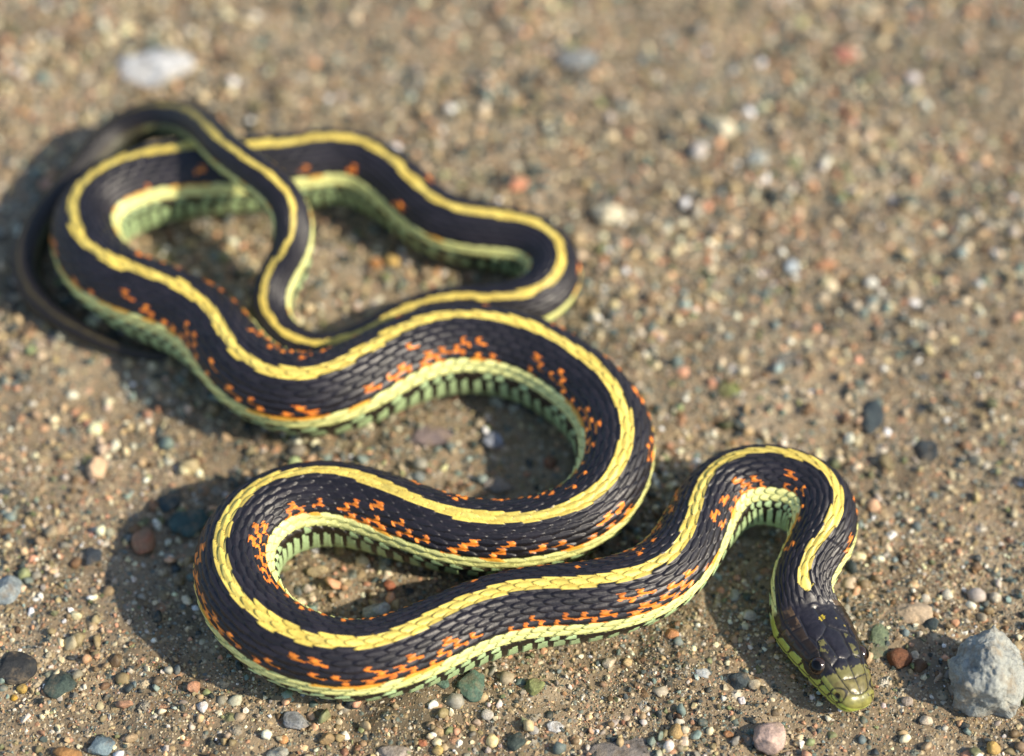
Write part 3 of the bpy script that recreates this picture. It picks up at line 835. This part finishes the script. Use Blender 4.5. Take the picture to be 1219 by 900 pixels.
def corner_rock():
    """the large stone: a hull of corners read off its visible edges, broken up by noise; mm, about its own base"""
    import bmesh
    P = [(1183, 742, 9), (1171, 764, 12), (1188, 788, 12.5), (1166, 796, 11), (1209, 766, 5), (1221, 792, 4), (1219, 846, 1), (1203, 857, -.5),
         (1151, 855, -.5), (1134, 842, 0), (1129, 816, 3), (1128, 792, 5.5), (1150, 758, 8), (1150, 790, -2), (1212, 790, -2), (1180, 802, -3),
         (1183, 826, 9), (1149, 817, 8), (1202, 812, 8.5)]
    pts = np.array([at(np.array([p[0]]), np.array([p[1]]), np.array([p[2]], float))[0] for p in P])
    c = pts.mean(0); c[2] = 0
    bm = bmesh.new()
    for p in pts - c:
        bm.verts.new(p)
    res = bmesh.ops.convex_hull(bm, input=bm.verts)
    for g in [v for v in bm.verts if not v.link_faces]:
        bm.verts.remove(g)
    for _ in range(2):
        bmesh.ops.subdivide_edges(bm, edges=bm.edges, cuts=3, use_grid_fill=True)
        bmesh.ops.triangulate(bm, faces=bm.faces)
        bmesh.ops.smooth_vert(bm, verts=bm.verts, factor=0.22, use_axis_x=True, use_axis_y=True, use_axis_z=True)
    bm.normal_update()
    v = np.array([p.co[:] for p in bm.verts]); nn = np.array([p.normal[:] for p in bm.verts])
    d = np.array([0.8 * mnoise.fractal(Vector(p) * 0.3, 0.8, 2.1, 7) - 0.35 * abs(mnoise.noise(Vector(p) * 0.9)) + 0.16 * mnoise.noise(Vector(p) * 3.1) for p in v])
    v += nn * d[:, None]
    bm.verts.index_update()
    f = np.array([[q.index for q in p.verts] for p in bm.faces])
    bm.free()
    return v, f, c


for q, (x, y, w, h, tall, rgb, shape, label) in enumerate(STONES):
    ppm = scale_at(x, y)
    base = at(np.array([x]), np.array([y]))[0]
    e_ = math.atan2(CAM[2], math.hypot(base[0] - CAM[0], base[1] - CAM[1]))
    sx = w / ppm / 2
    # picture height h = sqrt((2 sy sin e)^2 + (2 sz cos e)^2)
    sz = sx * tall * (1.0 if shape != 'f' else 0.8)
    hh = h / ppm / 2
    sy = math.sqrt(max((hh ** 2 - (sz * math.cos(e_)) ** 2), (0.45 * hh) ** 2)) / math.sin(e_)
    sub = 5 if w > 60 else 4 if w > 24 else 3
    cuts, ang, rough = {'a': (15, .92, .16), 'r': (6, .6, .08), 'f': (8, .75, .2)}[shape]
    v, f = stone_mesh(100 + q, sx * 1.06, sy * 1.06, sz * 1.06, sub, cuts, rough, ang, 0.02 if shape == 'r' else 0.035)
    bury = {'a': .5 if q not in (0, 1) else .7, 'r': .55, 'f': .30 if w < 90 else .05}[shape] * sz
    c = at(np.array([x]), np.array([y]), np.array([bury]))[0]
    c[2] = bury + float(ground_h(np.array([c[0]]), np.array([c[1]]))[0]) * (0.85 if w < 90 else 0.3)
    zr = random.uniform(-.25, .25)
    cs_, sn_ = math.cos(zr), math.sin(zr)
    v = np.stack([v[:, 0] * cs_ - v[:, 1] * sn_, v[:, 0] * sn_ + v[:, 1] * cs_, v[:, 2]], 1)
    if q == 0:
        v, f, c = corner_rock()
    big = w >= 34
    o = link("stone" if big else "pebble", np_mesh("stone" if big else "pebble", v * MM, f), M_stone,
             label=label, category="stone" if big else "pebble", group="loose stones and pebbles on the gravelly ground")
    o.location = Vector(c * MM)
    o.color = (*[min(1, max(0, k_ * random.uniform(.95, 1.05))) for k_ in rgb], 1)

# ------------------------------------------------------------------ loose gravel and grit nobody could count
def scatter(name, n, lo, hi, power, sub, dens, seed, sink=0.25, smooth=True, tone=1.0):
    r = np.random.default_rng(seed)
    tv, tf = ico(sub) if sub else (np.array([(1, 0, 0), (0, 1, 0), (-1, 0, 0), (0, -1, 0), (0, 0, 1), (0, 0, -1.0)]), np.array([(0, 1, 4), (1, 2, 4), (2, 3, 4), (3, 0, 4), (1, 0, 5), (2, 1, 5), (3, 2, 5), (0, 3, 5)]))
    temps = []
    for k in range(14):
        rr = np.random.default_rng(seed * 50 + k)
        v = tv.copy()
        for _ in range(10):
            nrm = rr.normal(size=3); nrm /= np.linalg.norm(nrm)
            ex_ = np.maximum(v @ nrm - rr.uniform(.42, .8), 0)
            v -= np.outer(ex_ * 0.95, nrm)
        v += rr.normal(size=v.shape) * (0.05 if sub else 0.25)
        temps.append(v)
    temps = np.array(temps)
    xs, ys = r.uniform(-165, 165, n * 5), r.uniform(-108, 185, n * 5)
    p = dens(xs, ys)
    ok = (r.uniform(size=len(xs)) < p) & (np.abs(xs) < 125 + 0.13 * (ys + 100)) & (ys < 172)
    xs, ys = xs[ok][:n], ys[ok][:n]
    n = len(xs)
    size = lo * (1 - r.uniform(size=n) * (1 - (lo / hi) ** power)) ** (-1 / power)     # many small, few large
    ax = size[:, None] * r.uniform(.7, 1.15, (n, 3)) * np.array([1, 1, .8])
    q = r.normal(size=(n, 4)); q[:, 1:3] *= 0.45; q /= np.linalg.norm(q, axis=1)[:, None]
    w, x, y, z = q.T
    Rm = np.stack([np.stack([1 - 2 * (y * y + z * z), 2 * (x * y - z * w), 2 * (x * z + y * w)], -1),
                   np.stack([2 * (x * y + z * w), 1 - 2 * (x * x + z * z), 2 * (y * z - x * w)], -1),
                   np.stack([2 * (x * z - y * w), 2 * (y * z + x * w), 1 - 2 * (x * x + y * y)], -1)], -2)
    tv_ = temps[r.integers(0, len(temps), n)] * ax[:, None, :]
    vv = np.einsum('nij,nkj->nki', Rm, tv_)
    zc = ground_h(xs, ys) + size * r.uniform(-sink, .55, n)
    vv += np.stack([xs, ys, zc], 1)[:, None, :]
    pal = np.array([c for c, _ in PALETTE]); wt = np.array([k for _, k in PALETTE]); wt = wt / wt.sum()
    # patches where dark, cool minerals or warm ones prevail
    cool = np.clip(0.5 + 1.5 * (vnoise(xs, ys, 16, 301) + 0.6 * vnoise(xs, ys, 6, 302)), 0, 1)
    W1 = wt * np.array([.8, .55, 1.2, 1.9, 1.9, .5, .8, 1.2, 1.4]); W2 = wt * np.array([1.2, 1.5, .9, .35, .35, 1.5, 1.15, .9, .7])
    cum = np.cumsum((W1 / W1.sum())[None] * cool[:, None] + (W2 / W2.sum())[None] * (1 - cool[:, None]), 1)
    pick = np.minimum((r.uniform(size=(n, 1)) > cum).sum(1), len(pal) - 1)
    cc = pal[pick] * np.exp(r.normal(0.05, .36, (n, 1))) * r.uniform(.93, 1.07, (n, 3))
    cc = np.repeat(np.clip(cc * tone, 0, .78)[:, None, :], len(tv), 1)
    nf = (tf[None] + (np.arange(n) * len(tv))[:, None, None]).reshape(-1, 3)
    me = np_mesh(name, vv.reshape(-1, 3) * MM, nf, cc.reshape(-1, 3), smooth)
    return link(name, me, M_grain, kind="stuff")


def d_big(x, y):
    return np.clip(0.40 + 1.3 * (vnoise(x, y, 30, 71) + vnoise(x, y, 11, 72)) + 0.18 * (x > 20) + 0.2 * (y > 30), 0.06, 1)
def d_small(x, y):
    return np.clip(0.62 + 1.1 * (vnoise(x, y, 24, 81) + .7 * vnoise(x, y, 7, 82)), 0.15, 1)
def d_front(x, y):
    return d_small(x, y) * np.where(y > 15, 0.15, 1.0)

def d_near(x, y):
    return d_big(x, y) * np.where(y > 22, 0.12, 1.0)
def d_far(x, y):
    return np.clip(0.75 + 1.1 * (vnoise(x, y, 34, 171) + .6 * vnoise(x, y, 10, 172)), 0.25, 1) * np.clip((y - 2) / 30, 0.05, 1)

scatter("gravel", 3600, 0.8, 2.1, 2.5, 2, d_near, 5, .6)
scatter("gravel", 10500, 0.85, 2.1, 2.2, 1, d_far, 15, .4)
scatter("grit", 34000, 0.38, 1.0, 1.8, 1, d_small, 6, .45, False)
scatter("sand_grains", 70000, 0.20, 0.46, 1.8, 0, d_front, 8, .4, False, .84)
print("triangles", sum(sum(len(p.vertices) - 2 for p in o.data.polygons) for o in sc.objects if o.type == 'MESH'))
